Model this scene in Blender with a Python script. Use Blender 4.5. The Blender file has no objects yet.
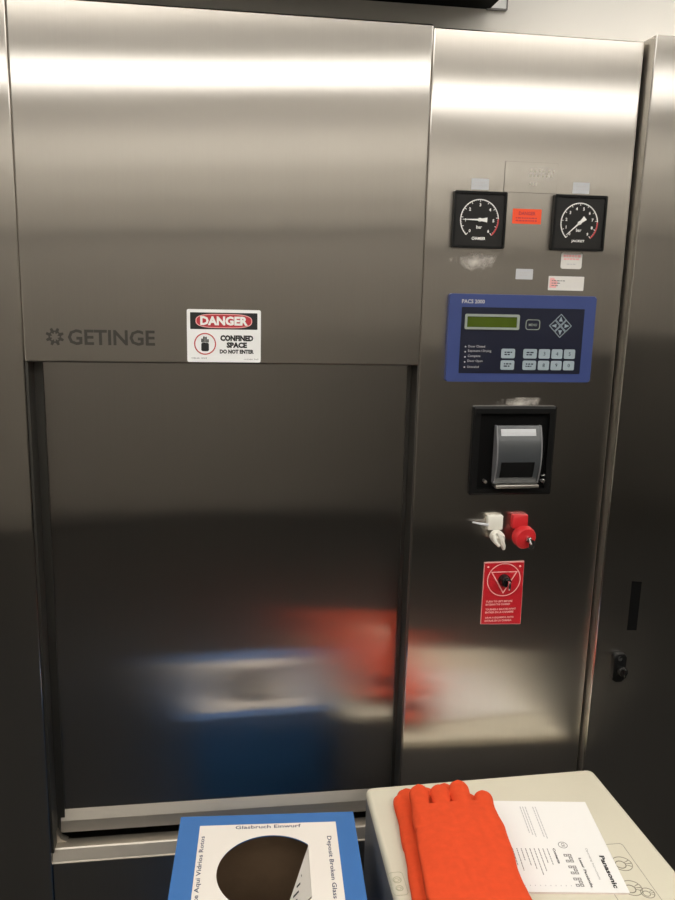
import bpy, bmesh, math, random
from mathutils import Vector, Matrix
random.seed(7)
sc = bpy.context.scene
COL = sc.collection
PI = math.pi

# ------------------------------------------------------------------ materials
def new_mat(name):
    m = bpy.data.materials.new(name); m.use_nodes = True
    nt = m.node_tree
    return m, nt, nt.nodes['Principled BSDF']

def mat(name, col, rough=.5, metal=0., spec=.5, noise=0., nscale=60., bump=0., coat=0., trans=0., alpha=1.):
    m, nt, b = new_mat(name)
    c = (*col, 1)
    b.inputs['Base Color'].default_value = c
    b.inputs['Roughness'].default_value = rough
    b.inputs['Metallic'].default_value = metal
    b.inputs['Specular IOR Level'].default_value = spec
    b.inputs['Coat Weight'].default_value = coat
    b.inputs['Transmission Weight'].default_value = trans
    b.inputs['Alpha'].default_value = alpha
    if noise or bump:
        tc = nt.nodes.new('ShaderNodeTexCoord')
        n = nt.nodes.new('ShaderNodeTexNoise'); n.inputs['Scale'].default_value = nscale
        n.inputs['Detail'].default_value = 5
        nt.links.new(tc.outputs['Object'], n.inputs['Vector'])
        if noise:
            mx = nt.nodes.new('ShaderNodeMix'); mx.data_type = 'RGBA'
            mx.inputs['A'].default_value = tuple(v * (1 - noise) for v in col) + (1,)
            mx.inputs['B'].default_value = tuple(min(1, v * (1 + noise)) for v in col) + (1,)
            nt.links.new(n.outputs['Fac'], mx.inputs['Factor'])
            nt.links.new(mx.outputs['Result'], b.inputs['Base Color'])
        if bump:
            bp = nt.nodes.new('ShaderNodeBump'); bp.inputs['Strength'].default_value = 1
            bp.inputs['Distance'].default_value = bump
            nt.links.new(n.outputs['Fac'], bp.inputs['Height'])
            nt.links.new(bp.outputs['Normal'], b.inputs['Normal'])
    return m

def steel(name, col, wave=.0012, wscale=(1.6, 1.6, .9), streak=.05, seed=0., soft=.28, twist=0., lean=0., xm=0.):
    """brushed stainless: vertical grain, so reflections smear sideways"""
    m, nt, b = new_mat(name)
    nt.nodes.remove(b); L = nt.links.new; N = nt.nodes.new
    geo = N('ShaderNodeNewGeometry')
    mp = N('ShaderNodeMapping'); mp.inputs['Scale'].default_value = (900, 900, 5)
    mp.inputs['Location'].default_value = (seed, seed, seed); L(geo.outputs['Position'], mp.inputs['Vector'])
    n = N('ShaderNodeTexNoise'); n.inputs['Scale'].default_value = 1; n.inputs['Detail'].default_value = 3
    L(mp.outputs['Vector'], n.inputs['Vector'])
    mx = N('ShaderNodeMix'); mx.data_type = 'RGBA'
    mx.inputs['A'].default_value = tuple(v * (1 - streak) for v in col) + (1,)
    mx.inputs['B'].default_value = tuple(min(1, v * (1 + streak)) for v in col) + (1,)
    L(n.outputs['Fac'], mx.inputs['Factor'])
    mp2 = N('ShaderNodeMapping'); mp2.inputs['Scale'].default_value = wscale
    mp2.inputs['Location'].default_value = (seed * 3.1, 0, seed); L(geo.outputs['Position'], mp2.inputs['Vector'])
    n2 = N('ShaderNodeTexNoise'); n2.inputs['Scale'].default_value = 1.5; n2.inputs['Detail'].default_value = 1
    L(mp2.outputs['Vector'], n2.inputs['Vector'])
    # the sheet is not quite flat: height = waves + z * (lean + twist * (x - xm))
    def mth(op, a, b):
        q = N('ShaderNodeMath'); q.operation = op
        for i, v in enumerate((a, b)):
            if isinstance(v, (int, float)): q.inputs[i].default_value = v
            else: L(v, q.inputs[i])
        return q.outputs[0]
    sep = N('ShaderNodeSeparateXYZ'); L(geo.outputs['Position'], sep.inputs[0])
    sl = mth('ADD', mth('MULTIPLY', mth('SUBTRACT', sep.outputs[0], xm), twist), lean)
    hgt = mth('ADD', mth('MULTIPLY', n2.outputs['Fac'], wave), mth('MULTIPLY', sl, sep.outputs[2]))
    bp = N('ShaderNodeBump'); bp.inputs['Strength'].default_value = 1; bp.inputs['Distance'].default_value = 1
    L(hgt, bp.inputs['Height'])
    cmb = N('ShaderNodeCombineXYZ'); cmb.inputs[2].default_value = 1          # tangent along the grain
    G = []
    for r, an in ((.17, .77), (.44, .45)):
        g = N('ShaderNodeBsdfAnisotropic'); g.distribution = 'BECKMANN'; g.inputs['Roughness'].default_value = r; g.inputs['Anisotropy'].default_value = an
        L(mx.outputs['Result'], g.inputs['Color']); L(bp.outputs['Normal'], g.inputs['Normal']); L(cmb.outputs[0], g.inputs['Tangent']); G.append(g)
    ms = N('ShaderNodeMixShader'); ms.inputs[0].default_value = soft
    L(G[0].outputs[0], ms.inputs[1]); L(G[1].outputs[0], ms.inputs[2])
    L(ms.outputs[0], nt.nodes['Material Output'].inputs['Surface'])
    return m

def emit(name, col, s):
    m = bpy.data.materials.new(name); m.use_nodes = True
    nt = m.node_tree; nt.nodes.clear()
    e = nt.nodes.new('ShaderNodeEmission'); o = nt.nodes.new('ShaderNodeOutputMaterial')
    e.inputs['Color'].default_value = (*col, 1); e.inputs['Strength'].default_value = s
    nt.links.new(e.outputs[0], o.inputs['Surface'])
    return m

SC = (.60, .565, .52)
M = {}
M['steel'] = steel('brushed_steel', SC, seed=0.)
M['steel_header'] = steel('brushed_steel_header', SC, seed=0., twist=.019, xm=.02)
M['steel_left'] = steel('brushed_steel_left', SC, seed=2., lean=-.007)
M['steel_col'] = steel('brushed_steel_column', SC, seed=4., lean=-.009)
M['steel_side'] = steel('brushed_steel_side', SC, seed=9., lean=.006)
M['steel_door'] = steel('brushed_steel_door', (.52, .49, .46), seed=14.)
M['steel_trim'] = mat('steel_trim', (.52, .475, .41), .50, 1., noise=.06, nscale=40)
M['steel_dark'] = mat('dark_steel', (.12, .115, .105), .45, 1.)
M['steel_plain'] = mat('satin_steel', (.60, .57, .52), .36, 1., noise=.05, nscale=50)
M['chrome'] = mat('chrome', (.8, .8, .8), .15, 1.)
M['etch'] = mat('etched_grey', (.050, .047, .042), .7, spec=.2)
M['wall'] = mat('white_wall_paint', (.86, .83, .78), .7, noise=.02, nscale=8)
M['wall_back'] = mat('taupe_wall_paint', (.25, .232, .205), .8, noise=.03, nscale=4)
M['bulkhead'] = mat('pale_bulkhead_paint', (.62, .60, .56), .8, noise=.03, nscale=4)  # this and the band tones below paint light falloff for the steel to reflect
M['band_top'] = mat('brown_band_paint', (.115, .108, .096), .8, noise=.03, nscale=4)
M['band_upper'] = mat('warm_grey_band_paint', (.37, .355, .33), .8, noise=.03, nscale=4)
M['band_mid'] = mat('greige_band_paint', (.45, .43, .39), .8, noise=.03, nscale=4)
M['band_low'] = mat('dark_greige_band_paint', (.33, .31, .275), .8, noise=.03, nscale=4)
M['cabinet'] = mat('charcoal_cabinet_laminate', (.025, .024, .022), .6, noise=.05, nscale=10, spec=.2)
M['wall_room'] = mat('room_wall_paint', (.48, .455, .41), .7, noise=.03, nscale=4)
M['ceiling'] = mat('ceiling_tile', (.80, .775, .73), .9, noise=.06, nscale=30)
M['floor'] = mat('dark_vinyl_floor', (.014, .0135, .0125), .7, spec=.2, noise=.12, nscale=12)
M['black'] = mat('black_plastic', (.006, .006, .006), .4, spec=.2)
M['black_gloss'] = mat('black_gloss_plastic', (.008, .008, .008), .12)
M['black_matte'] = mat('black_matte', (.003, .003, .003), .8, spec=.1)
M['housing'] = mat('dark_brown_enamel', (.045, .040, .035), .45, noise=.05, nscale=20)
M['dial'] = mat('black_dial', (.012, .011, .010), .5, spec=.3)
M['ink_white'] = mat('white_ink', (.90, .89, .86), .6)
M['ink_red'] = mat('red_ink', (.55, .06, .06), .6)
M['ink_black'] = mat('black_ink', (.012, .012, .012), .6)
M['ink_grey'] = mat('grey_ink', (.22, .21, .205), .7)
M['ink_pale'] = mat('pale_grey_ink', (.52, .51, .52), .7)
M['ink_pink'] = mat('pink_ink', (.85, .42, .40), .6)
M['sign_white'] = mat('sign_white', (.93, .93, .92), .4)
M['sign_red'] = mat('sign_red', (.52, .035, .05), .4)
M['sticker_orange'] = mat('orange_red_label', (.92, .085, .02), .5)
M['sticker_white'] = mat('white_label', (.72, .69, .65), .55, noise=.04, nscale=300)
M['sticker_grey'] = mat('grey_blue_label', (.52, .53, .55), .5, noise=.05, nscale=300)
M['unit_blue'] = mat('blue_keypad_plastic', (.040, .062, .20), .40)
M['unit_navy'] = mat('navy_keypad_foil', (.008, .010, .026), .35)
M['key'] = mat('grey_blue_key', (.33, .40, .44), .45)
M['lcd'] = mat('green_lcd', (.065, .10, .008), .22)
M['lcd_frame'] = mat('lcd_frame_grey', (.30, .34, .30), .4)
M['cover'] = mat('smoked_cover', (.055, .06, .064), .2, spec=.6)
M['paper'] = mat('paper_white', (.86, .85, .83), .7)
M['page_edge'] = mat('paper_edges', (.80, .70, .66), .8, noise=.1, nscale=600)
M['white_plastic'] = mat('white_plastic', (.78, .76, .68), .35)
M['red_plastic'] = mat('red_plastic', (.60, .025, .03), .35)
M['red_plate'] = mat('red_engraved_plate', (.52, .012, .022), .4)
M['plate_edge'] = mat('pink_plate_edge', (.70, .35, .33), .5)
M['cardboard_blue'] = mat('blue_printed_cardboard', (.035, .15, .42), .55, noise=.05, nscale=40)
M['cardboard_brown'] = mat('brown_cardboard', (.20, .125, .07), .85, noise=.12, nscale=50)
M['box_label'] = mat('box_label_paper', (.80, .75, .69), .6)
M['ink_blue'] = mat('dark_blue_ink', (.03, .04, .10), .6)
M['beige'] = mat('beige_plastic', (.66, .62, .50), .45, noise=.02, nscale=300, bump=.0001)
M['grey_plastic'] = mat('grey_side_plastic', (.17, .17, .175), .5)
M['leather'] = mat('orange_suede', (.72, .078, .024), .95, spec=.15, noise=.13, nscale=70, bump=.0010)
M['lamp_frame'] = mat('lamp_frame_white', (.8, .8, .78), .5)
M['lamp'] = emit('fluorescent_diffuser', (1., .972, .918), 4.9)
M['uplight'] = emit('fluorescent_uplight', (1., .972, .918), 5.6)  # added glow on top of the fittings, brightens the ceiling

# ------------------------------------------------------------------ mesh builder
class MB:
    def __init__(s): s.bm = bmesh.new()
    def face(s, pts):
        return s.bm.faces.new([s.bm.verts.new(p) for p in pts])
    def box(s, x0, x1, y0, y1, z0, z1, bev=0., seg=2):
        vs = [s.bm.verts.new((x, y, z)) for x in (x0, x1) for y in (y0, y1) for z in (z0, z1)]
        fs = [(0, 1, 3, 2), (4, 6, 7, 5), (0, 4, 5, 1), (2, 3, 7, 6), (0, 2, 6, 4), (1, 5, 7, 3)]
        F = [s.bm.faces.new([vs[i] for i in f]) for f in fs]
        if bev:
            E = list({e for f in F for e in f.edges})
            bmesh.ops.bevel(s.bm, geom=E, offset=bev, segments=seg, profile=.5, affect='EDGES')
        return s
    def prism(s, pts, a, b, ax='y', bev=0., seg=2):
        """polygon pts (2-D) extruded from a to b along ax. y: pts are (x,z); z: (x,y); x: (y,z)"""
        def P(p, t):
            return {'y': (p[0], t, p[1]), 'z': (p[0], p[1], t), 'x': (t, p[0], p[1])}[ax]
        A = [s.bm.verts.new(P(p, a)) for p in pts]; B = [s.bm.verts.new(P(p, b)) for p in pts]
        n = len(pts); F = [s.bm.faces.new(A), s.bm.faces.new(B[::-1])]
        for i in range(n):
            F.append(s.bm.faces.new([A[i], B[i], B[(i + 1) % n], A[(i + 1) % n]]))
        if bev:
            E = list({e for e in F[0].edges} | {e for e in F[1].edges})
            bmesh.ops.bevel(s.bm, geom=E, offset=bev, segments=seg, profile=.5, affect='EDGES')
        return s
    def ring(s, outer, inner, a, b, ax='y'):
        """closed band between two loops of equal length, extruded a..b"""
        def P(p, t):
            return {'y': (p[0], t, p[1]), 'z': (p[0], p[1], t), 'x': (t, p[0], p[1])}[ax]
        n = len(outer)
        L = [[s.bm.verts.new(P(p, t)) for p in loop] for loop in (outer, inner) for t in (a, b)]
        for i in range(n):
            j = (i + 1) % n
            for q in ((0, 1), (1, 3), (3, 2), (2, 0)):
                s.bm.faces.new([L[q[0]][i], L[q[0]][j], L[q[1]][j], L[q[1]][i]])
        return s
    def lathe(s, c, prof, ax=(0, -1, 0), n=32):
        """prof: list of (radius, height along ax)"""
        ax = Vector(ax).normalized(); u = ax.orthogonal().normalized(); v = ax.cross(u)
        c = Vector(c); rings = []
        for r, h in prof:
            if r < 1e-7: rings.append([s.bm.verts.new(c + ax * h)])
            else: rings.append([s.bm.verts.new(c + ax * h + (u * math.cos(2 * PI * k / n) + v * math.sin(2 * PI * k / n)) * r) for k in range(n)])
        for A, B in zip(rings, rings[1:]):
            for k in range(n):
                a = [A[k], A[(k + 1) % n]] if len(A) > 1 else [A[0]]
                b = [B[(k + 1) % n], B[k]] if len(B) > 1 else [B[0]]
                if len(a) + len(b) > 2: s.bm.faces.new(a + b)
        if len(rings[0]) > 1: s.bm.faces.new(rings[0][::-1])
        if len(rings[-1]) > 1: s.bm.faces.new(rings[-1])
        return s
    def tube(s, pts, r, n=10):
        pts = [Vector(p) for p in pts]; rings = []
        for i, p in enumerate(pts):
            d = (pts[min(i + 1, len(pts) - 1)] - pts[max(i - 1, 0)]).normalized()
            u = d.cross(Vector((.31, .2, .93))).normalized(); v = d.cross(u)
            rr = r[i] if isinstance(r, (list, tuple)) else r
            rings.append([s.bm.verts.new(p + (u * math.cos(2 * PI * k / n) + v * math.sin(2 * PI * k / n)) * rr) for k in range(n)])
        for A, B in zip(rings, rings[1:]):
            for k in range(n): s.bm.faces.new([A[k], A[(k + 1) % n], B[(k + 1) % n], B[k]])
        s.bm.faces.new(rings[0][::-1]); s.bm.faces.new(rings[-1])
        return s
    def loft(s, rings):
        R = [[s.bm.verts.new(p) for p in r] for r in rings]; n = len(R[0])
        for A, B in zip(R, R[1:]):
            for k in range(n): s.bm.faces.new([A[k], A[(k + 1) % n], B[(k + 1) % n], B[k]])
        s.bm.faces.new(R[0][::-1]); s.bm.faces.new(R[-1])
        return s
    def text(s, txt, o, eu, ev, width=None, height=None, size=.01, bold=0., align='LEFT', thick=.0003, space=1., shear=0.):
        """lettering lying on a surface: o = origin, eu = reading direction, ev = up of the letters"""
        cu = bpy.data.curves.new('lettering', 'FONT'); cu.body = txt; cu.size = 1; cu.offset = bold
        cu.resolution_u = 2; cu.space_character = space; cu.shear = shear
        ob = bpy.data.objects.new('lettering', cu); COL.objects.link(ob)
        dg = bpy.context.evaluated_depsgraph_get(); me = bpy.data.meshes.new_from_object(ob.evaluated_get(dg))
        bpy.data.objects.remove(ob); bpy.data.curves.remove(cu)
        xs = [v.co.x for v in me.vertices]; ys = [v.co.y for v in me.vertices]
        w = max(xs) - min(xs); h = max(ys) - min(ys); x0 = min(xs); y0 = min(ys)
        sx = sy = size
        if width: sx = sy = width / w
        if height: sy = height / h; sx = width / w if width else sy
        off = {'LEFT': 0, 'CENTER': -w / 2, 'RIGHT': -w}[align]
        eu = Vector(eu).normalized(); ev = Vector(ev).normalized(); nn = eu.cross(ev); o = Vector(o)
        vs = [s.bm.verts.new(o + eu * ((v.co.x - x0 + off) * sx) + ev * ((v.co.y - y0) * sy) + nn * thick) for v in me.vertices]
        for p in me.polygons:
            try: s.bm.faces.new([vs[i] for i in p.vertices])
            except ValueError: pass
        bpy.data.meshes.remove(me)
        return s

ORIG = {}
def build(name, mb, material, parent=None, smooth=False, origin=None, angle=None):
    bm = mb.bm
    bmesh.ops.recalc_face_normals(bm, faces=bm.faces)
    if origin is None:
        if parent is None:
            xs = [v.co for v in bm.verts]
            lo = Vector([min(v[i] for v in xs) for i in range(3)]); hi = Vector([max(v[i] for v in xs) for i in range(3)])
            origin = (lo + hi) / 2; origin.z = lo.z
        else:
            xs = [v.co for v in bm.verts]; origin = sum(xs, Vector()) / len(xs)
    origin = Vector(origin)
    bmesh.ops.translate(bm, verts=bm.verts, vec=-origin)
    me = bpy.data.meshes.new(name); bm.to_mesh(me); bm.free()
    me.materials.append(material)
    if smooth:
        for p in me.polygons: p.use_smooth = True
        me.set_sharp_from_angle(angle=math.radians(angle or 40))
    ob = bpy.data.objects.new(name, me); COL.objects.link(ob)
    ORIG[ob.name] = origin
    if parent is not None:
        ob.parent = parent; ob.location = origin - ORIG[parent.name]
    else: ob.location = origin
    return ob

def thing(name, loc, label=None, cat=None, group=None):
    o = bpy.data.objects.new(name, None); o.empty_display_size = .05; COL.objects.link(o)
    o.location = loc; ORIG[o.name] = Vector(loc)
    return tag(o, label, cat, group)
def tag(o, label=None, cat=None, group=None, kind=None):
    if label: o['label'] = label
    if cat: o['category'] = cat
    if group: o['group'] = group
    if kind: o['kind'] = kind
    return o
def structure(name, mb, m): return tag(build(name, mb, m), kind='structure')

def circle(cx, cz, r, n=40, a0=0., a1=2 * PI, close=True):
    k = n if close else n + 1
    return [(cx + r * math.cos(a0 + (a1 - a0) * i / n), cz + r * math.sin(a0 + (a1 - a0) * i / n)) for i in range(k)]
def rrect(x0, x1, z0, z1, r, n=5):
    p = []
    for cx, cz, a in ((x1 - r, z1 - r, 0), (x0 + r, z1 - r, PI / 2), (x0 + r, z0 + r, PI), (x1 - r, z0 + r, 1.5 * PI)):
        p += [(cx + r * math.cos(a + PI / 2 * i / n), cz + r * math.sin(a + PI / 2 * i / n)) for i in range(n + 1)]
    return p
def arc_band(mb, cx, cz, r0, r1, a0, a1, ya, yb, n=40):
    mb.prism(circle(cx, cz, r1, n, a0, a1, False) + circle(cx, cz, r0, n, a0, a1, False)[::-1], ya, yb)
EX, EZ = (1, 0, 0), (0, 0, 1)

# ------------------------------------------------------------------ the room
X0, X1, YB, YF, H = -3.2, 4.4, -3.85, .06, 3.0
structure('floor', MB().box(X0, X1, YB, .6, -.1, 0), M['floor'])
structure('ceiling', MB().box(X0, X1, YB, .6, H, H + .1), M['ceiling'])
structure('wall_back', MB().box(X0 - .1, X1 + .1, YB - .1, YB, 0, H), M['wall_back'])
structure('trim_1', MB().box(X0, X1, YB, YB + .03, 2.20, 2.40), M['bulkhead'])  # unseen bands: light falloff on the back wall painted as stepped tones
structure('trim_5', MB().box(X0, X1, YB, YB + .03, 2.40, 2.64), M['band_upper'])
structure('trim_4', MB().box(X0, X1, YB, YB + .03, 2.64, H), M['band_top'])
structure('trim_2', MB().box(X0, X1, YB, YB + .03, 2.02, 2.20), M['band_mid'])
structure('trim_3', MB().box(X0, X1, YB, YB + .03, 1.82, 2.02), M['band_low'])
structure('wall_left', MB().box(X0 - .1, X0, YB, .6, 0, H), M['wall_room'])
structure('wall_right', MB().box(X1, X1 + .1, YB, .6, 0, H), M['wall_room'])
w = MB()
w.box(X0, -.34, YF, .2, 0, H); w.box(.36, X1, YF, .2, 0, H); w.box(-.34, .36, YF, .2, 1.93, H)
structure('wall_front', w, M['wall'])

# hanging fluorescent fittings, with an added glowing top that brightens the ceiling
LZ = 2.6
def troffer(x, y, label):
    t = thing('ceiling_light', (x, y, LZ), label, 'ceiling light', 'fluorescent ceiling panels')
    fr = MB(); fr.ring(rrect(x - .6, x + .6, y - .26, y + .26, .004, 1), rrect(x - .585, x + .585, y - .245, y + .245, .004, 1), LZ, LZ + .06, 'z')
    build('frame', fr, M['lamp_frame'], t)
    build('diffuser', MB().box(x - .585, x + .585, y - .245, y + .245, LZ + .004, LZ + .010), M['lamp'], t)
    build('uplight_lens', MB().box(x - .585, x + .585, y - .245, y + .245, LZ + .050, LZ + .056), M['uplight'], t)
    for d in (-.5, .5): build('suspension_rod', MB().tube([(x + d, y, LZ + .056), (x + d, y, H)], .004, 8), M['lamp_frame'], t)
    return t
def copy_tree(o, d, label):
    c = o.copy(); COL.objects.link(c); c.location = Vector(o.location) + Vector(d); c['label'] = label
    for ch in o.children:
        k = ch.copy(); COL.objects.link(k); k.parent = c
    return c
L0 = troffer(-1.9, -3.30, 'white fluorescent ceiling panel at the left end of the far row')
names = ['second', 'third', 'fourth', 'fifth']
for i in range(4):
    copy_tree(L0, (1.205 * (i + 1), 0, 0), 'white fluorescent ceiling panel, %s from the left in the far row' % names[i])
for j, row in enumerate(('row over the photographer', 'row nearest the steel front')):  # unseen lamp rows, added to light the tops of things
    for i in range(3):
        copy_tree(L0, (.6 + 1.6 * i, 1.52 + .83 * j, 0), 'white fluorescent ceiling panel, %s of the %s' % (('leftmost', 'middle', 'rightmost')[i], row))

# unseen cabinets added behind the camera to darken the steel's reflection
cb = thing('lab_cabinet', (2.8, YB, 0), 'long charcoal cabinet row standing against the wall behind the photographer', 'cabinet')
build('carcass', MB().box(1.12, 4.3, YB + .04, YB + .45, 0, 1.16, .004), M['cabinet'], cb)
for i in range(5):
    x = 1.13 + i * .633
    d_ = build('door', MB().box(x, x + .626, YB + .45, YB + .468, .08, 1.13, .003), M['cabinet'], cb)
    build('handle', MB().box(x + .52, x + .53, YB + .468, YB + .49, .70, .86, .003), M['steel_dark'], d_)
build('top', MB().box(1.10, 4.32, YB + .035, YB + .48, 1.16, 1.19, .004), M['cabinet'], cb)

# dark box hung on the wall above the steel front, and a small plate beside it
ov = thing('overhead_housing', (-.2, YF, 2.0), 'dark brown box mounted on the white wall above the steel panels', 'wall box')
build('casing', MB().box(-.9, .4605, -.13, YF, 2.002, 2.36, .004), M['housing'], ov)
build('bottom_tray', MB().box(-.895, .4595, -.128, YF, 1.9985, 2.004, .001), M['black_matte'], ov)
wp = thing('wall_plate', (.482, YF, 2.0), 'small square pale plate on the white wall right of the dark overhead box', 'wall plate')
build('plate', MB().prism(rrect(.455, .4875, 1.9985, 2.034, .002), YF - .006, YF), M['sign_white'], wp)
e = MB(); e.ring(rrect(.453, .489, 1.997, 2.036, .002), rrect(.4555, .4868, 1.9995, 2.0335, .002), YF - .007, YF)
build('rim', e, M['ink_grey'], wp)

# ------------------------------------------------------------------ steel front
TOP = 1.951
HY = 0.
left = thing('steel_side_panel', (-.55, 0, 0), 'tall brushed steel panel at the left edge beside the recessed door', 'panel')
build('sheet', MB().box(-1.25, -.3118, 0, YF - .002, 0, TOP, .0022), M['steel_left'], left)

st = thing('sterilizer', (.2, 0, 0), 'brushed steel sterilizer front with recessed sliding door and control column', 'sterilizer')
hp = build('header_panel', MB().box(-.3116, .3497, HY, .045, 1.4015, TOP + .002, .0028), M['steel_header'], st)
cf = build('control_fascia', MB().box(.3500, .7135, 0, YF - .002, 0, TOP - .002, .0025), M['steel_col'], st)
build('chamber_body', MB().box(-.335, .355, .12, .19, 0, 1.93), M['steel_dark'], st)
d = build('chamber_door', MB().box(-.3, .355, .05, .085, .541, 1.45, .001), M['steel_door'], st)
sl = MB(); sl.prism([(.05, .5415), (.0415, .522), (.038, .5), (.06, .5), (.085, .51), (.085, .541)], -.3, .355, 'x')
build('bottom_seal_strip', sl, M['steel_trim'], d)
for x0, x1, xa, xb in ((-.3112, -.307, -.3115, -.293), (.3475, .3505, .341, .352)):
    g = MB(); g.box(x0, x1, .001, .055, .4845, 1.402); g.box(xa, xb, .044, .048, .50, 1.402)
    build('guide_rail', g, M['steel_dark'], st)
s = MB(); s.prism([(.001, .4600), (0, .4625), (.003, .4640), (.011, .484), (.013, .4862), (.040, .4845), (.044, .480), (.044, .4615)], -.3112, .3485, 'x')
build('door_sill', s, M['steel_trim'], st)
g = MB(); g.prism([(-.3112, .484), (-.3112, .512), (-.3085, .512), (-.300, .492), (-.288, .4848)], .030, .046)
build('sill_corner', g, M['steel_trim'], st)
build('lower_panel', MB().box(-.3112, .3485, .004, .118, .0, .460, .0015), M['steel'], st)

# etched maker's mark on the header
lg = MB()
for k in range(8):
    a = PI / 8 + k * PI / 4; c, s_ = math.cos(a), math.sin(a)
    def pt(r, t): return (-.262 + c * r - s_ * t, 1.4435 + s_ * r + c * t)
    lg.prism([pt(.0045, 0), pt(.0085, -.0028), pt(.0145, -.0018), pt(.0145, .0018), pt(.0085, .0028)], HY - .0003, HY)
for k in range(8):
    a = k * PI / 4; lg.prism(circle(-.262 + .0088 * math.cos(a), 1.4435 + .0088 * math.sin(a), .0014, 8), HY - .0003, HY)
lg.text('GETINGE', (-.2415, HY, 1.4305), EX, EZ, .1395, .0255, bold=.022)
build('logo', lg, M['etch'], hp)

# old adhesive smears on the control column
def smear_mat():
    m, nt, b = new_mat('adhesive_smear')
    b.inputs['Base Color'].default_value = (.62, .58, .53, 1); b.inputs['Roughness'].default_value = .6
    tc = nt.nodes.new('ShaderNodeTexCoord'); n = nt.nodes.new('ShaderNodeTexNoise')
    n.inputs['Scale'].default_value = 55; n.inputs['Detail'].default_value = 4
    nt.links.new(tc.outputs['Object'], n.inputs['Vector'])
    ln = nt.nodes.new('ShaderNodeVectorMath'); ln.operation = 'LENGTH'
    mp = nt.nodes.new('ShaderNodeMapping'); mp.inputs['Scale'].default_value = (24, 0, 60)
    nt.links.new(tc.outputs['Object'], mp.inputs['Vector']); nt.links.new(mp.outputs['Vector'], ln.inputs[0])
    ma = nt.nodes.new('ShaderNodeMath'); ma.operation = 'SUBTRACT'; ma.use_clamp = True
    nt.links.new(n.outputs['Fac'], ma.inputs[0])
    mb_ = nt.nodes.new('ShaderNodeMath'); mb_.operation = 'MULTIPLY'; mb_.inputs[1].default_value = .55
    nt.links.new(ln.outputs['Value'], mb_.inputs[0]); nt.links.new(mb_.outputs[0], ma.inputs[1])
    mc = nt.nodes.new('ShaderNodeMath'); mc.operation = 'MULTIPLY'; mc.inputs[1].default_value = 1.6; mc.use_clamp = True
    nt.links.new(ma.outputs[0], mc.inputs[0]); nt.links.new(mc.outputs[0], b.inputs['Alpha'])
    return m
M['smear'] = smear_mat()
def quad(xa, xb, za, zb):
    m = MB(); m.face([(xa, -.0003, za), (xb, -.0003, za), (xb, -.0003, zb), (xa, -.0003, zb)]); return m
build('adhesive_residue', quad(.395, .487, 1.564, 1.602), M['smear'], cf)
build('adhesive_residue', quad(.480, .600, 1.326, 1.346), M['smear'], cf)

# far right cabinet door, a little proud of the rest
rp = thing('steel_access_panel', (1.0, -.02, 0), 'brushed steel access panel at the right edge with slot and black latch', 'panel')
def apan(x0, z): return [(x0, -.0185, z), (x0 + .0015, -.02, z), (1.6, -.02, z), (1.6, YF - .002, z), (x0, YF - .002, z)]
b = MB(); b.loft([apan(.7142, 0), apan(.7235, TOP + .004)])
build('sheet', b, M['steel_side'], rp)
b = MB(); b.loft([[(.7138, .010, 0), (.7140, -.017, 0), (.7141, -.017, 0), (.7141, .010, 0)], [(.7180, .010, TOP), (.7230, -.017, TOP), (.7233, -.017, TOP), (.7233, .010, TOP)]])
build('edge_strip', b, M['steel_plain'], rp)
ss = MB(); ss.prism([(.7795, .9965), (.7995, .9945), (.7990, .8955), (.7795, .8965)], -.0206, -.0198)
build('slot', ss, M['black_matte'], rp)
lt = MB(); lt.prism(rrect(.7525, .7775, .796, .853, .006), -.034, -.02, bev=.003)
la = build('latch', lt, M['black'], rp, True)
lk = MB(); lk.lathe((.768, -.034, .820), [(.010, 0), (.010, .008), (.008, .012), (0, .012)], n=20)
lk.box(.766, .770, -.052, -.044, .812, .829, .001)
build('latch_knob', lk, M['black_gloss'], la, True)
ls = MB(); ls.lathe((.763, -.034, .845), [(.0045, 0), (.0045, .002), (0, .003)], n=14)
build('latch_screw', ls, M['chrome'], la, True)

# ------------------------------------------------------------------ danger sign
sg = thing('danger_sign', (.012, HY, 1.4045), 'white danger sign, confined space do not enter, on the steel header', 'sign')
build('backing', MB().prism(rrect(-.0495, .0732, 1.4045, 1.4922, .003), HY - .0012, HY), M['sign_white'], sg)
y = HY - .0012
build('header_band', MB().prism(rrect(-.0440, .0675, 1.4595, 1.4870, .0008, 2), y - .0002, y), M['ink_black'], sg)
ov_ = [(.01175 + .047 * math.copysign(abs(math.cos(t)) ** .55, math.cos(t)), 1.4733 + .0118 * math.copysign(abs(math.sin(t)) ** .75, math.sin(t))) for t in [2 * PI * i / 48 for i in range(48)]]
ov2 = [(.01175 + (p[0] - .01175) * .965, 1.4733 + (p[1] - 1.4733) * .88) for p in ov_]
build('oval_outline', MB().ring(ov_, ov2, y - .0005, y - .0001), M['ink_pink'], sg)
build('red_oval', MB().prism(ov2, y - .0004, y - .0001), M['sign_red'], sg)
build('danger_lettering', MB().text('DANGER', (.012, y - .0004, 1.4660), EX, EZ, .079, .0152, bold=.05, align='CENTER'), M['ink_white'], sg)
t = MB()
t.text('CONFINED', (.033, y, 1.4400), EX, EZ, .055, .0100, bold=.06, align='CENTER')
t.text('SPACE', (.033, y, 1.4287), EX, EZ, .034, .0095, bold=.06, align='CENTER')
t.text('DO NOT ENTER', (.033, y, 1.4190), EX, EZ, .057, .0070, bold=.055, align='CENTER')
t.text('OSHA 1910', (-.043, y, 1.4102), EX, EZ, .026, .0018)
t.text('reorder 5x3', (.045, y, 1.4092), EX, EZ, .024, .0018)
build('warning_lettering', t, M['ink_black'], sg)
build('prohibition_ring', MB().ring(circle(-.0198, 1.4350, .0182), circle(-.0198, 1.4350, .0163), y - .0003, y), M['ink_red'], sg)
h = MB()
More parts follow.
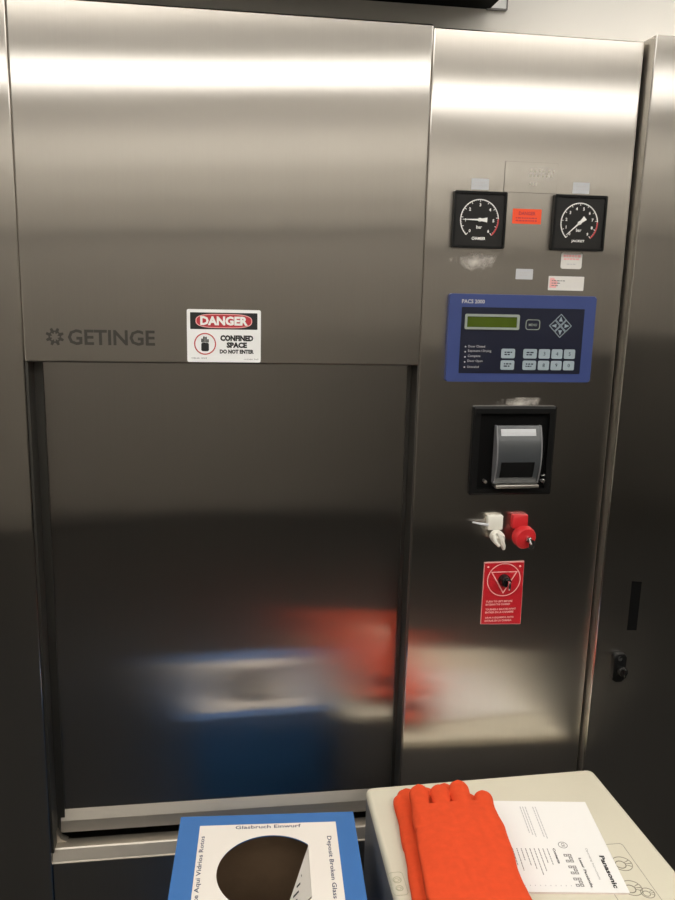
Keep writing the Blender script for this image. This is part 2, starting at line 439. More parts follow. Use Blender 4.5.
h.prism(rrect(-.0262, -.0134, 1.4228, 1.4370, .003), y - .0003, y)
for i, (hx, top) in enumerate(((-.0248, 1.4440), (-.0216, 1.4475), (-.0182, 1.4470), (-.0150, 1.4430))):
    h.prism(rrect(hx - .00135, hx + .00135, 1.4371, top, .0013), y - .0003, y)
build('hand_symbol', h, M['ink_black'], sg)

# ------------------------------------------------------------------ gauges
def gauge(cx, cz, hw, label, needle, nums, unit, title):
    t = thing('pressure_gauge', (cx, 0, cz - .047), label, 'gauge', 'pressure gauges on the control column')
    z0, z1 = cz - .0465, cz + .0465
    b = MB(); b.ring(rrect(cx - hw, cx + hw, z0, z1, .003), rrect(cx - hw + .004, cx + hw - .004, z0 + .004, z1 - .004, .002), -.011, 0)
    build('bezel', b, M['black'], t)
    build('dial', MB().prism(rrect(cx - hw + .0038, cx + hw - .0038, z0 + .0038, z1 - .0038, .002), -.0085, -.001), M['dial'], t)
    y = -.0085; R = .0335
    s = MB(); arc_band(s, cx, cz, R - .0012, R + .0004, math.radians(3), math.radians(228), y - .0003, y)
    A0, A1 = 228, -48
    for k in range(41):
        a = math.radians(A0 + (A1 - A0) * k / 40); L = .0045 if k % 4 == 0 else .0022
        c, s_ = math.cos(a), math.sin(a); w_ = .0005 if k % 4 == 0 else .00025
        s.prism([(cx + c * r - s_ * q, cz + s_ * r + c * q) for r, q in ((R, -w_), (R, w_), (R - L, w_), (R - L, -w_))], y - .0003, y)
    for k, n in enumerate(nums):
        a = math.radians(A0 + (A1 - A0) * k / (len(nums) - 1))
        s.text(n, (cx + .0245 * math.cos(a), y, cz + .0245 * math.sin(a) - .0026), EX, EZ, height=.0052, align='CENTER', bold=.03)
    s.text(unit, (cx, y, cz - .0145), EX, EZ, height=.0055, align='CENTER', bold=.02)
    s.text(title, (cx, y, cz - .0330), EX, EZ, width=.024, height=.0050, align='CENTER', bold=.03)
    build('dial_markings', s, M['ink_white'], t)
    rd = MB(); arc_band(rd, cx, cz, R - .0016, R + .0006, math.radians(-48), math.radians(4), y - .0004, y)
    build('red_zone', rd, M['ink_red'], t)
    a = math.radians(needle); c, s_ = math.cos(a), math.sin(a)
    P = lambda r, q: (cx + c * r - s_ * q, cz + s_ * r + c * q)
    nd = MB(); nd.prism([P(.030, -.0004), P(.030, .0004), P(.004, .0013), P(0, .0030), P(-.004, .0022), P(-.013, .0040), P(-.013, -.0040), P(-.004, -.0022), P(0, -.0030), P(.004, -.0013)], y - .0022, y - .0012)
    t.location = (cx * .994, 0, cz - .0477)
    nd.lathe((cx, y, cz), [(.003, 0), (.003, .003), (.0015, .0036), (0, .0036)], n=16)
    build('needle', nd, M['ink_white'], t)
    return t
gauge(.4441, 1.6512, .0462, 'square black gauge on the left, its white needle pointing level to the left', 180, ['0', '1', '2', '3', '4', '5', '6'], 'bar', 'CHAMBER')
gauge(.6236, 1.6516, .0477, 'square black gauge on the right, its white needle pointing down to the left', 222, ['0', '1', '2', '3', '4', '5', '6', '7', '8', '9'], 'bar', 'JACKET')

# ------------------------------------------------------------------ stickers and plates on the column
def sticker(name, x0, x1, z0, z1, m, label, r=.001, cat='sticker', group=None):
    t = thing(name, ((x0 + x1) / 2, 0, z0), label, cat, group)
    build('label_sheet', MB().prism(rrect(x0, x1, z0, z1, r, 3), -.0005, 0), m, t)
    return t
def lines(mb, x0, z0, ws, step, h, y=-.0005):
    """rows of small illegible print as separate words"""
    for i, w_ in enumerate(ws):
        x = x0
        while x < x0 + w_ - .0012:
            q = min(random.uniform(.0022, .0065), x0 + w_ - x)
            mb.prism(rrect(x, x + q, z0 - i * step, z0 - i * step + h, h * .2, 1), y - .0002, y); x += q + .0012
    return mb
t = sticker('gauge_label', .4262, .4570, 1.7002, 1.7182, M['sticker_grey'], 'small grey label with faint print above the left gauge', group='small grey labels on the column')
build('lettering', lines(MB(), .4325, 1.7105, [.018, .014], .0045, .0022), M['ink_pale'], t)
t = sticker('gauge_label', .6068, .6369, 1.7005, 1.7188, M['sticker_grey'], 'small grey label with faint print above the right gauge', group='small grey labels on the column')
build('lettering', lines(MB(), .6135, 1.7110, [.018, .014], .0045, .0022), M['ink_pale'], t)
t = sticker('gauge_label', .5150, .5460, 1.5537, 1.5715, M['sticker_grey'], 'small grey blue label between the gauges and the blue keypad unit', group='small grey labels on the column')
build('lettering', lines(MB(), .5215, 1.5640, [.018, .015], .0045, .0024), M['ink_pale'], t)
t = sticker('warning_label', .5022, .5537, 1.6470, 1.6718, M['sticker_orange'], 'bright orange red label between the two gauges', group=None)
b = MB(); b.text('DANGER', (.528, -.0005, 1.6615), EX, EZ, .030, .0058, bold=.03, align='CENTER'); lines(b, .508, 1.6555, [.040, .038], .0042, .0022)
build('lettering', b, M['sign_red'], t)
t = sticker('inspection_sticker', .5957, .6343, 1.5736, 1.6018, M['sticker_white'], 'squarish white sticker with red print under the right gauge', .004)
b = MB(); lines(b, .5995, 1.5935, [.032], .004, .0042); lines(b, .6005, 1.5890, [.030], .004, .0026)
build('lettering', b, M['ink_pink'], t)
b = MB(); lines(b, .6065, 1.5810, [.016], .004, .0014); build('fine_print', b, M['ink_pale'], t)
t = sticker('calibration_sticker', .5756, .6412, 1.5363, 1.5607, M['sticker_white'], 'wide white sticker with a pink printed corner above the blue keypad unit', .001)
b = MB(); b.prism([(.578, 1.5405), (.590, 1.5405), (.593, 1.5500), (.585, 1.5575), (.578, 1.5575)], -.0007, -.0005)
build('pink_mark', b, M['ink_pink'], t)
b = MB(); lines(b, .5815, 1.5520, [.024, .016, .012], .0042, .0016, -.0007); build('lettering', b, M['ink_grey'], t)

npl = thing('name_plate', (.531, 0, 1.698), 'embossed steel nameplate between and above the two gauges', 'plate')
build('plate', MB().prism(rrect(.4835, .5770, 1.6985, 1.7478, .001), -.0012, 0, bev=.0004, seg=1), M['steel_col'], npl)
b = MB(); b.ring(rrect(.4831, .5774, 1.6981, 1.7482, .001), rrect(.4838, .5767, 1.6988, 1.7475, .001), -.0006, 0)
build('outline', b, M['etch'], npl)
b = MB()
for i, (zz, xs) in enumerate(((1.7345, (.530, .537, .545, .552, .561, .570)), (1.7265, (.529, .536, .543, .551, .558, .566)), (1.7125, (.530, .535, .540)))):
    for xx in xs:
        b.prism(rrect(xx - .0018, xx + .0018, zz - .002, zz + .0028, .0012, 2), -.0018, -.0012, bev=.0003, seg=1)
build('embossing', b, M['steel_plain'], npl)

# ------------------------------------------------------------------ blue keypad unit
ku = thing('control_keypad', (.533, 0, 1.374), 'blue control unit with green display and grey keys on the steel column', 'control unit')
build('housing', MB().prism(rrect(.3988, .6682, 1.3738, 1.5270, .004), -.010, 0, bev=.002), M['unit_blue'], ku)
y = -.010
build('keypad_foil', MB().prism(rrect(.4215, .6472, 1.3890, 1.5045, .001, 2), y - .0004, y), M['unit_navy'], ku)
y -= .0004
build('model_lettering', MB().text('PACS 2000', (.421, y + .0004, 1.5108), EX, EZ, .041, .0068, bold=.02), M['ink_pale'], ku)
b = MB(); b.ring(rrect(.4280, .5272, 1.4662, 1.4928, .003), rrect(.4318, .5226, 1.4700, 1.4885, .001), y - .0020, y)
lf = build('display_frame', b, M['lcd_frame'], ku)
build('display', MB().box(.4318, .5226, y - .0006, y, 1.4700, 1.4885), M['lcd'], ku)
b = MB(); b.ring(rrect(.5393, .5657, 1.4666, 1.4848, .005), rrect(.5405, .5645, 1.4678, 1.4836, .004), y - .0006, y)
b.text('MENU', (.5525, y, 1.4732), EX, EZ, .015, .0045, align='CENTER', bold=.01)
build('oval_button', b, M['lcd_frame'], ku)
cx, cz = .6040, 1.4745
for dx, dz in ((0, 1), (0, -1), (-1, 0), (1, 0)):
    kx, kz = cx + dx * .0108, cz + dz * .0108; r = .0102
    D = lambda q: [(kx + q, kz), (kx, kz + q), (kx - q, kz), (kx, kz - q)]
    b = MB(); b.ring(D(r), D(r - .0013), y - .0006, y)
    u = Vector((dx, dz)); v = Vector((-dz, dx)); k0 = Vector((kx, kz))
    b.prism([tuple(k0 + u * p + v * q) for p, q in ((.0055, 0), (-.003, .0034), (-.003, -.0034))], y - .0006, y)
    build('arrow_key', b, M['key'], ku)
glyph = ['1', '2', '3', '4', '5', '6', '7', '8', '9', '0']; gi = 0
cols = [(.4978, .5228), (.5385, .5635), (.5672, .5880), (.5912, .6115), (.6146, .6352)]
for r_, (za, zb) in enumerate(((1.4162, 1.4330), (1.3957, 1.4124))):
    for xa, xb in cols:
        k = build('key', MB().prism(rrect(xa, xb, za, zb, .0025), y - .0012, y, bev=.0003, seg=1), M['key'], ku)
        b = MB(); xm = (xa + xb) / 2
        if xb - xa > .022: lines(b, xm - .007, (za + zb) / 2 + .0012, [.014, .011], .0040, .0022, y - .0012)
        else: b.text(glyph[gi], (xm, y - .0012, za + .0055), EX, EZ, height=.0065, align='CENTER')
        gi = (gi + 1) % 10
        build('key_print', b, M['unit_navy'], k)
for zz, tx in zip((1.4345, 1.4255, 1.4165, 1.4077, 1.3985), ('Door Closed', 'Exposure / Drying', 'Complete', 'Door Open', 'Unsealed')):
    b = MB(); b.lathe((.4317, y, zz + .0013), [(.0013, 0), (.0013, .0004), (0, .0006)], n=10)
    b.text(tx, (.4368, y, zz), EX, EZ, size=.0058)
    build('indicator_lamp', b, M['ink_pale'], ku)

ku.location = (.5293, 0, 1.3752); ku.scale = (.993, 1, .993)

# ------------------------------------------------------------------ printer
pr = thing('panel_printer', (.533, 0, 1.165), 'black square printer with a curved smoked cover below the blue keypad unit', 'printer')
O = rrect(.4545, .6118, 1.1645, 1.3295, .003); I = rrect(.4680, .5985, 1.1765, 1.3165, .002)
n = len(O)
b = MB()
L = [[b.bm.verts.new((p[0], yy, p[1])) for p in lp] for lp, yy in ((O, 0), (O, -.009), ([(q[0] + (.533 - q[0]) * .05, q[1] + (1.247 - q[1]) * .05) for q in O], -.012), (I, -.012), (I, -.002))]
for A, B in zip(L, L[1:]):
    for i in range(n): b.bm.faces.new([A[i], A[(i + 1) % n], B[(i + 1) % n], B[i]])
build('frame', b, M['black'], pr)
build('recess', MB().box(.4675, .599, -.004, 0, 1.176, 1.317), M['black_matte'], pr)
# curved cover: arc profile in (y, z)
prof = []
for i in range(19):
    t_ = i / 18; z_ = 1.2950 + (1.1885 - 1.2950) * t_
    prof.append((-.010 - .018 * math.sin(PI * (t_ * .80 + .08)) ** 1.0, z_))
outer = prof; inner = [(p[0] + .003, p[1]) for p in prof][::-1]
b = MB(); b.prism(outer + inner, .4985, .5805, 'x')
cv = build('cover', b, M['cover'], pr, True, angle=30)
b = MB(); b.prism([(p[0] - .0006, p[1]) for p in prof[1:4]] + [(p[0] - .0001, p[1]) for p in prof[1:4]][::-1], .5050, .5710, 'x'); build('paper_strip', b, M['sticker_grey'], cv)
build('paper_roll', MB().lathe((.503, -.012, 1.243), [(.030, 0), (.030, .072)], (1, 0, 0), 32), M['paper'], pr, True) if False else None
b = MB(); b.prism([(p[0] - .0006, p[1]) for p in prof[11:17]] + [(p[0] - .0001, p[1]) for p in prof[11:17]][::-1], .5060, .5690, 'x'); build('paper_slot', b, M['black_gloss'], cv)
for xa, xb in ((.4965, .4990), (.5800, .5822)):
    b = MB(); b.prism([(p[0] - .001, p[1]) for p in prof] + [(-.007, prof[-1][1]), (-.007, prof[0][1])], xa, xb, 'x'); build('cover_side', b, M['grey_plastic'], cv)
build('tear_bar', MB().box(.4975, .5800, -.030, -.008, 1.1815, 1.1880, .0015), M['steel_plain'], pr, True)
b = MB(); b.lathe((.5912, -.006, 1.1925), [(.0042, 0), (.0042, .015), (.003, .017), (0, .0175)], n=16); b.box(.5880, .5945, -.020, -.006, 1.2005, 1.2045, .001)
build('latch', b, M['chrome'], pr, True)
build('screw', MB().lathe((.4822, -.006, 1.1915), [(.0028, 0), (.0028, .012), (0, .013)], n=12), M['steel_plain'], pr, True)

pr.location = (.5284, 0, 1.1683); pr.scale = (.991, 1, .991)

# ------------------------------------------------------------------ white and red fittings
wt = thing('white_plug', (.507, 0, 1.069), 'white plastic plug fitting left of the red one below the printer', 'plug')
build('socket_block', MB().box(.4915, .5215, -.013, 0, 1.0995, 1.1275, .003), M['white_plastic'], wt, True)
b = MB(); b.lathe((.5085, -.006, 1.090), [(.0115, 0), (.0125, .006), (.0125, .016), (.010, .020), (0, .021)], (.25, -.9, -.3), 20)
build('plug_body', b, M['white_plastic'], wt, True)
b = MB(); b.tube([(.506, -.026, 1.100), (.514, -.028, 1.088), (.519, -.026, 1.074), (.521, -.024, 1.067)], [.0035, .0045, .0045, .003])
b.tube([(.500, -.023, 1.095), (.503, -.027, 1.083), (.511, -.027, 1.074)], [.003, .004, .003])
build('key_bow', b, M['white_plastic'], wt, True)
b = MB(); b.tube([(.493, -.012, 1.110), (.480, -.010, 1.1115), (.464, -.008, 1.1145)], [.0032, .0026, .0016])
build('side_stem', b, M['sticker_grey'], wt, True)
rd = thing('red_plug', (.555, 0, 1.069), 'red plastic plug with round cap and metal key below the printer', 'plug')
build('socket_block', MB().box(.5395, .5697, -.013, 0, 1.1010, 1.1275, .003), M['red_plastic'], rd, True)
b = MB(); b.lathe((.5615, -.006, 1.0870), [(.0205, 0), (.0215, .004), (.0215, .014), (.019, .018), (.008, .020), (0, .020)], (.12, -.97, -.12), 36)
cp = build('round_cap', b, M['red_plastic'], rd, True)
b = MB(); b.lathe((.5665, -.0245, 1.0855), [(.0055, 0), (.0055, .006), (0, .006)], (.12, -.97, -.12), 18)
b.tube([(.5665, -.030, 1.0875), (.568, -.040, 1.079)], .0018); b.prism(rrect(.5655, .5765, 1.069, 1.086, .004), -.0345, -.0325)
build('metal_key', b, M['chrome'], cp, True)

wt.location = (.5045, 0, 1.0705); rd.location = (.5520, 0, 1.0710)

# ------------------------------------------------------------------ red instruction plate with key knob
ip = thing('instruction_plate', (.531, 0, .9105), 'red engraved plate with a black key switch in its white circle', 'plate')
build('plate_edge', MB().prism([(.4915, 1.0352), (.5690, 1.0362), (.5706, .9095), (.4912, .9120)], -.0020, 0), M['plate_edge'], ip)
build('plate', MB().prism([(.4925, 1.0334), (.5683, 1.0340), (.5697, .9107), (.4922, .9132)], -.0026, -.0018), M['red_plate'], ip)
y = -.0026; cx, cz = .5312, 1.0003
b = MB(); b.ring(circle(cx, cz, .0328), circle(cx, cz, .0311), y - .0002, y)
T = [(cx - .0262, cz + .0165), (cx + .0262, cz + .0165), (cx, cz - .0280)]
Ti = [(cx + (p[0] - cx) * .87, cz + .003 + (p[1] - cz - .003) * .87) for p in T]
b.ring(T, Ti, y - .0002, y)
build('circle_emblem', b, M['ink_pink'], ip)
for px in (.499, .5610):
    build('rivet', MB().lathe((px, y, 1.0265), [(.0020, 0), (.0020, .0006), (0, .0009)], n=12), M['ink_pink'], ip)
b = MB()
for zz, a, c, w_ in ((.9556, 'TURN TO LEFT BEFORE', 'ENTERING THE CHAMBER', .052), (.9398, 'TOURNER A GAUCHE AVANT', 'ENTRER EN LA CHAMBRE', .060), (.9228, 'GIRAR A IZQUIERDA ANTES', 'ENTRAR EN LA CAMARA', .057)):
    b.text(a, (.4988, y, zz), EX, EZ, w_, .0040, bold=.03); b.text(c, (.4986, y, zz - .0060), EX, EZ, w_ * .93, .0040, bold=.03)
build('lettering', b, M['ink_pink'], ip)
b = MB(); b.lathe((cx, y, cz), [(.0115, 0), (.0115, .006), (.0095, .009), (.0095, .016), (.008, .018), (0, .018)], n=28)
kn = build('key_switch', b, M['black_gloss'], ip, True)
b = MB(); b.box(cx - .0015, cx + .0030, -.034, -.0205, cz - .009, cz + .006, .001); b.lathe((cx + .003, -.0206, cz + .001), [(.0045, 0), (.0045, .0015), (0, .0018)], n=14)
build('key_blade', b, M['chrome'], kn, True)

# ------------------------------------------------------------------ blue broken-glass box
BZ = .62
A0 = Vector((-.0674, -.107, 0)); ang = math.radians(-3.45)
bu = Vector((math.cos(ang), math.sin(ang), 0)); bv = Vector((math.sin(ang), -math.cos(ang), 0))   # right, towards the room
BW, BD = .3025, .312
def BP(u, v, z=BZ): p = A0 + bu * u + bv * v; return (p.x, p.y, z)
bx = thing('broken_glass_box', BP(BW / 2, BD / 2, 0), 'blue cardboard broken glass box with white label round its hole', 'box')
hc = (.1565, .143)  # hole centre in the lid
hr = .0868; ch = .062
def hole_pts(r, n=72):
    p = []
    for i in range(n):
        a = 2 * PI * i / n; x_, y_ = r * math.cos(a), r * math.sin(a)
        p.append((hc[0] + min(x_, ch), hc[1] + y_))
    return p
def square_pts(u0, u1, v0, v1, n=72):
    p = []
    for i in range(n):
        a = 2 * PI * i / n; c, s_ = math.cos(a), math.sin(a)
        tu = ((u1 - hc[0]) / c if c > 1e-9 else (u0 - hc[0]) / c if c < -1e-9 else 1e9)
        tv = ((v1 - hc[1]) / s_ if s_ > 1e-9 else (v0 - hc[1]) / s_ if s_ < -1e-9 else 1e9)
        q = min(tu, tv); p.append([hc[0] + c * q, hc[1] + s_ * q])
    for cu, cv_ in ((u0, v0), (u0, v1), (u1, v0), (u1, v1)):      # snap nearest samples to the true corners
        k = min(range(n), key=lambda i: (p[i][0] - cu) ** 2 + (p[i][1] - cv_) ** 2); p[k] = [cu, cv_]
    return [tuple(q) for q in p]
def lid(u0, u1, v0, v1, za, zb, hr=.0880):
    m = MB(); o = [BP(*p)[:2] for p in square_pts(u0, u1, v0, v1)]; i = [BP(*p)[:2] for p in hole_pts(hr)]
    return m.ring(o, i, za, zb, 'z')
build('lid', lid(0, BW, 0, BD, BZ - .003, BZ), M['cardboard_blue'], bx)
def wallbox(u0, u1, v0, v1, za, zb):
    return MB().prism([BP(u0, v0)[:2], BP(u1, v0)[:2], BP(u1, v1)[:2], BP(u0, v1)[:2]], za, zb, 'z')
for q in ((0, BW, 0, .003), (0, BW, BD - .003, BD), (0, .003, .003, BD - .003), (BW - .003, BW, .003, BD - .003)):
    build('side', wallbox(*q, 0, BZ - .003), M['cardboard_blue'], bx)
li = MB()
li.ring([BP(*p)[:2] for p in ((.0035, .0035), (BW - .0035, .0035), (BW - .0035, BD - .0035), (.0035, BD - .0035))],
        [BP(*p)[:2] for p in ((.0065, .0065), (BW - .0065, .0065), (BW - .0065, BD - .0065), (.0065, BD - .0065))], .002, BZ - .004, 'z')
li.prism([BP(*p)[:2] for p in ((.007, .007), (BW - .007, .007), (BW - .007, BD - .007), (.007, BD - .007))], .25, .254, 'z')
build('cardboard_liner', li, M['cardboard_brown'], bx)
lb = build('label', lid(.0350, .2690, .0265, .2620, BZ, BZ + .0006, .0866), M['box_label'], bx)
tz = BZ + .0006
t = MB()
t.text('Glasbruch Einwurf', BP(.152, .0385, tz), bu, -bv, .112, .0085, align='CENTER', bold=.012)
t.text('Deposite Aqui Vidrios Rotos', BP(.0475, .2500, tz), -bv, -bu, .196, .0095, bold=.012)
t.text('Deposit Broken Glass Here', BP(.2490, .0640, tz), bv, bu, .182, .0095, bold=.012)
build('lettering', t, M['ink_blue'], lb)
fl = MB()
f0 = BP(hc[0] + ch, hc[1] - .058); f1 = BP(hc[0] + ch, hc[1] + .056)
g0 = BP(hc[0] + ch - .006, hc[1] - .050, BZ - .012); g1 = BP(hc[0] + ch - .046, hc[1] + .056, BZ - .050)
fl.loft([[f0, tuple(Vector(f0) + Vector((.0012, 0, 0))), tuple(Vector(f1) + Vector((.0012, 0, 0))), f1], [g0, tuple(Vector(g0) + Vector((.0012, 0, 0))), tuple(Vector(g1) + Vector((.0012, 0, 0))), g1]])
fp = build('folded_flap', fl, M['box_label'], bx)
fm = MB()
F0, F1, G0, G1 = (Vector(q) for q in (f0, f1, g0, g1))
for k in range(5):
    a = .40 + .13 * k; top = F0.lerp(F1, a); bot = G0.lerp(G1, a)
    p = top.lerp(bot, .55); q = top.lerp(bot, .82); e_ = (F1 - F0).normalized() * .0045; nn = Vector((-.0006, 0, 0))
    fm.face([p + nn, p + e_ + nn, q + e_ + nn, q + nn])
build('flap_print', fm, M['ink_black'], fp)

# ------------------------------------------------------------------ beige appliance
AZ = .63
Q = [(.2655, -.0705), (.7148, -.0590), (.7330, -.505), (.2600, -.515)]
def inset(k): return [(.49 + (p[0] - .49) * (1 - k / .235), -.287 + (p[1] + .287) * (1 - k / .225)) for p in Q]
ap = thing('beige_appliance', (.49, -.287, 0), 'beige topped floor unit holding the orange gloves and white manual', 'appliance')
b = MB()
prof_ = [(.0005, .616), (0, .620), (.002, .6260), (.005, .629), (.008, AZ)]
def soft(pts, r=.012, n=4):
    out = []
    for i, p in enumerate(pts):
        p = Vector(p); a = (Vector(pts[i - 1]) - p).normalized(); c = (Vector(pts[(i + 1) % 4]) - p).normalized()
        A = p + a * r; C_ = p + c * r
        for k in range(n + 1):
            t_ = k / n; out.append(tuple(A * (1 - t_) ** 2 + p * 2 * t_ * (1 - t_) + C_ * t_ ** 2))
    return out
b.loft([[(x_, y_, z_) for x_, y_ in soft(inset(k))] for k, z_ in prof_])
tp = build('top_cover', b, M['beige'], ap, True, angle=50)
b = MB(); b.loft([[(x_, y_, z_) for x_, y_ in soft(inset(.001))] for z_ in (0, .616)])
build('body', b, M['grey_plastic'], ap, True)
def pict(rx0, rx1, ry0, ry1, cs):
    m = MB(); m.ring(rrect(rx0, rx1, ry0, ry1, .006), rrect(rx0 + .0006, rx1 - .0006, ry0 + .0006, ry1 - .0006, .0055), AZ, AZ + .0003, 'z')
    for x_, y_, r in cs:
        m.ring(circle(x_, y_, r), circle(x_, y_, r - .0011), AZ, AZ + .0003, 'z')
        m.ring(circle(x_ - r * .2, y_ - r * .1, r * .55, 20), circle(x_ - r * .2, y_ - r * .1, r * .45, 20), AZ, AZ + .0003, 'z')
        for k in range(3):
            a = -.6 + k * .5
            m.prism([(x_ + r * .3 * math.cos(a), y_ + r * .3 * math.sin(a)), (x_ + r * .34 * math.cos(a + .1), y_ + r * .34 * math.sin(a + .1)), (x_ + r * .9 * math.cos(a + .1), y_ + r * .9 * math.sin(a + .1)), (x_ + r * .9 * math.cos(a), y_ + r * .9 * math.sin(a))], AZ, AZ + .0003, 'z')
    return m
M['ink_brown'] = mat('brown_grey_ink', (.22, .20, .15), .7)
build('pictogram_print', pict(.600, .668, -.412, -.271, ((.645, -.318, .0165), (.634, -.371, .0165), (.6535, -.384, .011))), M['ink_brown'], tp)
m_ = pict(.262, .285, -.345, -.295, ((.2735, -.312, .007), (.2735, -.330, .006)))
build('pictogram_print', m_, mat('faint_green_ink', (.42, .42, .28), .7), tp)

# ------------------------------------------------------------------ manual
mu = Vector((-.1287, -.9917, 0)); mv = Vector((-.9917, .1287, 0)); MO = Vector((.652, -.1638, 0))   # reading direction, down the page
def MP(s_, t_, z=0.): p = MO + mu * s_ + mv * t_; return (p.x, p.y, z)
MZ = AZ + .0042
mn = thing('instruction_manual', MP(.111, .12, AZ), 'white printed instruction manual lying half under the orange gloves', 'booklet')
def page(s0, s1, t0, t1, za, zb): return MB().prism([MP(s0, t0)[:2], MP(s1, t0)[:2], MP(s1, t1)[:2], MP(s0, t1)[:2]], za, zb, 'z')
build('pages', page(.0008, .2222, .001, .268, AZ, MZ - .0006), M['page_edge'], mn)
cvr = build('cover', page(0, .223, 0, .270, MZ - .0006, MZ), M['paper'], mn)
up = -mv
b = MB()
b.text('Panasonic', MP(.141, .0215, MZ), mu, up, .073, .0082, bold=.04)
b.text('Laser Facsimile', MP(.147, .0570, MZ), mu, up, .066, .0042, bold=.03)
b.text('Contents', MP(.1245, .0935, MZ), mu, up, .036, .0042, bold=.04)
build('bold_lettering', b, M['ink_black'], cvr)
b = MB(); b.text('Operating Instructions', MP(.1236, .0395, MZ), mu, up, .072, .0042)
def mline(m, s0, s1, t_, h=.0018):
    s = s0
    while s < s1 - .001:
        q = min(random.uniform(.003, .008), s1 - s)
        m.prism([MP(s, t_)[:2], MP(s + q, t_)[:2], MP(s + q, t_ + h)[:2], MP(s, t_ + h)[:2]], MZ, MZ + .0002, 'z'); s += q + .0012
for sc0 in (.138, .165, .192):
    for j in range(2):
        for k in range(3):
            if (k + j) % 3 != 2 or k == 2:
                mm = sc0 + k * .0068; tt = .0665 + j * .0068
                b.ring([MP(mm, tt)[:2], MP(mm + .0056, tt)[:2], MP(mm + .0056, tt + .0058)[:2], MP(mm, tt + .0058)[:2]],
                       [MP(mm + .0015, tt + .0015)[:2], MP(mm + .0041, tt + .0015)[:2], MP(mm + .0041, tt + .0043)[:2], MP(mm + .0015, tt + .0043)[:2]], MZ, MZ + .0002, 'z')
c_ = MP(.116, .0735); b.ring(circle(c_[0], c_[1], .0078, 24), circle(c_[0], c_[1], .0068, 24), MZ, MZ + .0002, 'z')
b.text('CE', MP(.1115, .0760, MZ), mu, up, .009, .0055, bold=.02)
for k, ln in enumerate((.038, .034, .055, .062, .048, .042, .030, .052, .040)):
    mline(b, .125, .125 + ln, .1015 + k * .0072, .0013)
build('grey_lettering', b, M['ink_grey'], cvr)
b = MB()
for j, (t0, ln) in enumerate(((.094, .084), (.0985, .080), (.112, .080), (.1165, .076), (.121, .07))): mline(b, .016, .016 + ln, t0, .0016)
b.prism([MP(.030, .1660)[:2], MP(.072, .1660)[:2], MP(.072, .180)[:2], MP(.030, .180)[:2]], MZ, MZ + .0002, 'z')
for k in range(14): mline(b, .2085, .2105, .070 + k * .008, .0012)
build('pale_lettering', b, M['ink_pale'], cvr)

# ------------------------------------------------------------------ gloves
def ell(c, d, hw, hh, n=20, p=2.4):
    """ring of a flattened finger or palm: c centre, d heading in the plane"""
    d = Vector((d[0], d[1], 0)).normalized(); side = Vector((d.y, -d.x, 0)); r = []
    for k in range(n):
        a = 2 * PI * k / n; ca, sa = math.cos(a), math.sin(a)
        r.append(tuple(Vector(c) + side * (hw * math.copysign(abs(ca) ** (2 / p), ca)) + Vector((0, 0, 1)) * (hh * math.copysign(abs(sa) ** (2 / p), sa))))
    return r
def finger(m, base, tip, hw, hh, zc, droop=.0):
    b_ = Vector((*base, zc)); t_ = Vector((*tip, zc - droop)); d = t_ - b_; L = d.length; rings = []
    for k in range(15):
        q = k / 14; s_ = q * L; e = max(0, (s_ - (L - hw)) / hw); f = math.sqrt(max(.03, 1 - e * e * .97))
        wig = 1 + .05 * math.sin(q * 9)
        rings.append(ell(b_ + d * q, d, hw * f * wig * (1 - .08 * q), hh * (.55 + .45 * f), p=2.2))
    m.loft(rings)
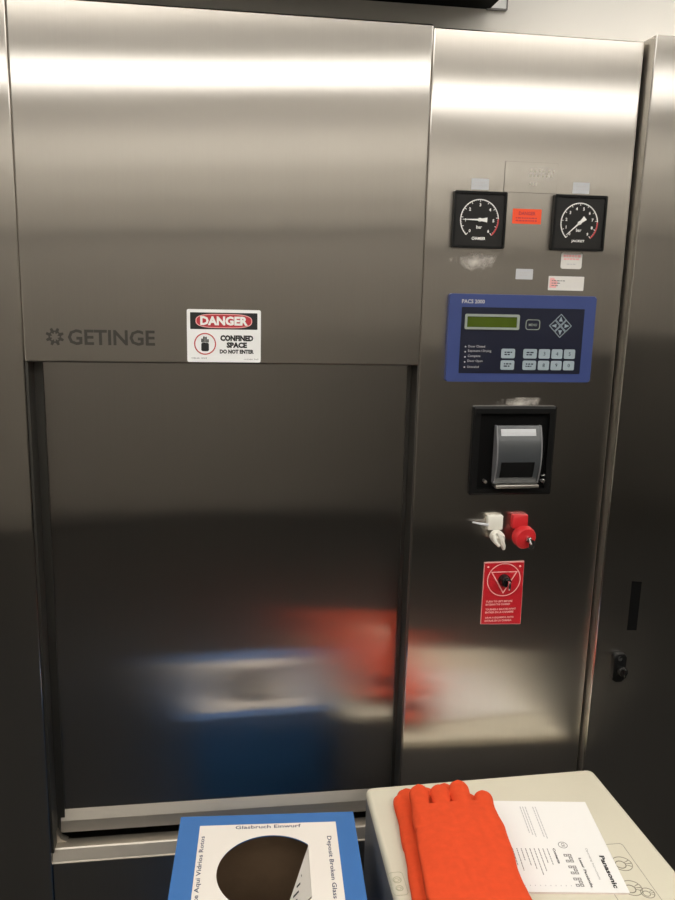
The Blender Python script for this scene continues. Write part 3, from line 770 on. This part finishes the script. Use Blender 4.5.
def glove(name, dx, dy, z0, label, thumb, seed):
    m = MB(); zc = z0 + .0125
    for base, tip, hw in (((.336, -.215), (.3505, -.106), .0172), ((.3725, -.215), (.3865, -.111), .0170), ((.4095, -.215), (.4235, -.1025), .0184), ((.4450, -.225), (.4575, -.136), .0172)):
        finger(m, (base[0] + dx, base[1] + dy), (tip[0] + dx, tip[1] + dy), hw, .0112, zc)
    rings = []
    for yy, xa, xb, hh in ((-.162, .336, .458, .0085), (-.19, .3255, .4645, .0116), (-.23, .3185, .467, .0125), (-.28, .3115, .461, .0120), (-.33, .3055, .4525, .0125), (-.38, .3005, .4505, .0125), (-.43, .2960, .4520, .0130), (-.47, .2930, .4550, .0130)):
        rings.append(ell(((xa + xb) / 2 + dx, yy + dy, zc), (0, -1), (xb - xa) / 2, hh, 40, 3.4))
    m.loft(rings)
    if thumb:
        (bx_, by_), (tx_, ty_) = thumb
        finger(m, (bx_, by_), (tx_, ty_), .0145, .0105, zc - .001)
    bmesh.ops.recalc_face_normals(m.bm, faces=m.bm.faces)
    me = bpy.data.meshes.new('tmp'); m.bm.to_mesh(me); m.bm.free()
    ob = bpy.data.objects.new('tmp', me); COL.objects.link(ob)
    rm = ob.modifiers.new('r', 'REMESH'); rm.mode = 'VOXEL'; rm.voxel_size = .0017
    sm = ob.modifiers.new('s', 'SMOOTH'); sm.iterations = 5; sm.factor = .5
    dg = bpy.context.evaluated_depsgraph_get(); me2 = bpy.data.meshes.new_from_object(ob.evaluated_get(dg))
    bpy.data.objects.remove(ob); bpy.data.meshes.remove(me)
    o = MB(); o.bm.from_mesh(me2); bpy.data.meshes.remove(me2)
    from mathutils import noise as nz
    ymin = min(v.co.y for v in o.bm.verts)
    for v in o.bm.verts:                                            # wrinkles and slumped leather
        p = v.co
        h = nz.noise(Vector((p.x * 26 + seed, p.y * 18, 0))) * .0016 + nz.noise(Vector((p.x * 70 + seed, p.y * 55, 1))) * .0006
        h += nz.noise(Vector((p.x * 75 + seed, p.y * 7, 5))) * .0013
        top = max(0, (p.z - z0) / .025)
        p.z += h * top
        p.x += nz.noise(Vector((p.y * 22, seed, 3))) * .0015
        k = min(1, max(0, (.352 - p.x) / .03)); p.z -= .0040 * k * k * (3 - 2 * k)      # sinks past the manual's edge
        p.z = max(p.z, AZ + .0003 if p.x < .335 else MZ + .0004)
    dead = [f for f in o.bm.faces if f.normal.y < -.6 and f.calc_center_median().y < ymin + .006]
    bmesh.ops.delete(o.bm, geom=dead, context='FACES')              # the open cuff
    ob = build(name, o, M['leather'], None, True, angle=80)
    sd = ob.modifiers.new('leather', 'SOLIDIFY'); sd.thickness = .0018; sd.offset = -1
    tag(ob, label, 'glove', 'pair of orange work gloves')
    return ob
glove('work_glove', -.0195, -.006, MZ + .0006, 'lower orange suede work glove of the pair, showing along the left side', ((.309, -.262), (.3185, -.124)), 3.)
glove('work_glove', -.006, -.040, MZ + .0285, 'upper orange suede work glove lying on top of its mate', None, 11.)

# ------------------------------------------------------------------ camera and look
cam = bpy.data.cameras.new('camera'); co = bpy.data.objects.new('camera', cam); COL.objects.link(co)
cam.sensor_fit = 'VERTICAL'; cam.sensor_height = 36; cam.sensor_width = 27; cam.lens = 820 / 900 * 36; cam.clip_start = .02
R3 = Matrix(((.9895, .0062, -.1446), (-.1427, .2077, -.9677), (.0240, .9782, .2064)))
# columns of the camera matrix: right, up, back
co.matrix_world = Matrix.Translation((0, -1.40, 1.55)) @ R3.to_4x4()
sc.camera = co
wd = bpy.data.worlds.new('world'); sc.world = wd; wd.use_nodes = True
wd.node_tree.nodes['Background'].inputs['Color'].default_value = (.02, .02, .02, 1)
sc.view_settings.view_transform = 'Standard'; sc.view_settings.look = 'None'
sc.view_settings.exposure = 0.0; sc.view_settings.gamma = 1
sc.view_settings.use_curve_mapping = False
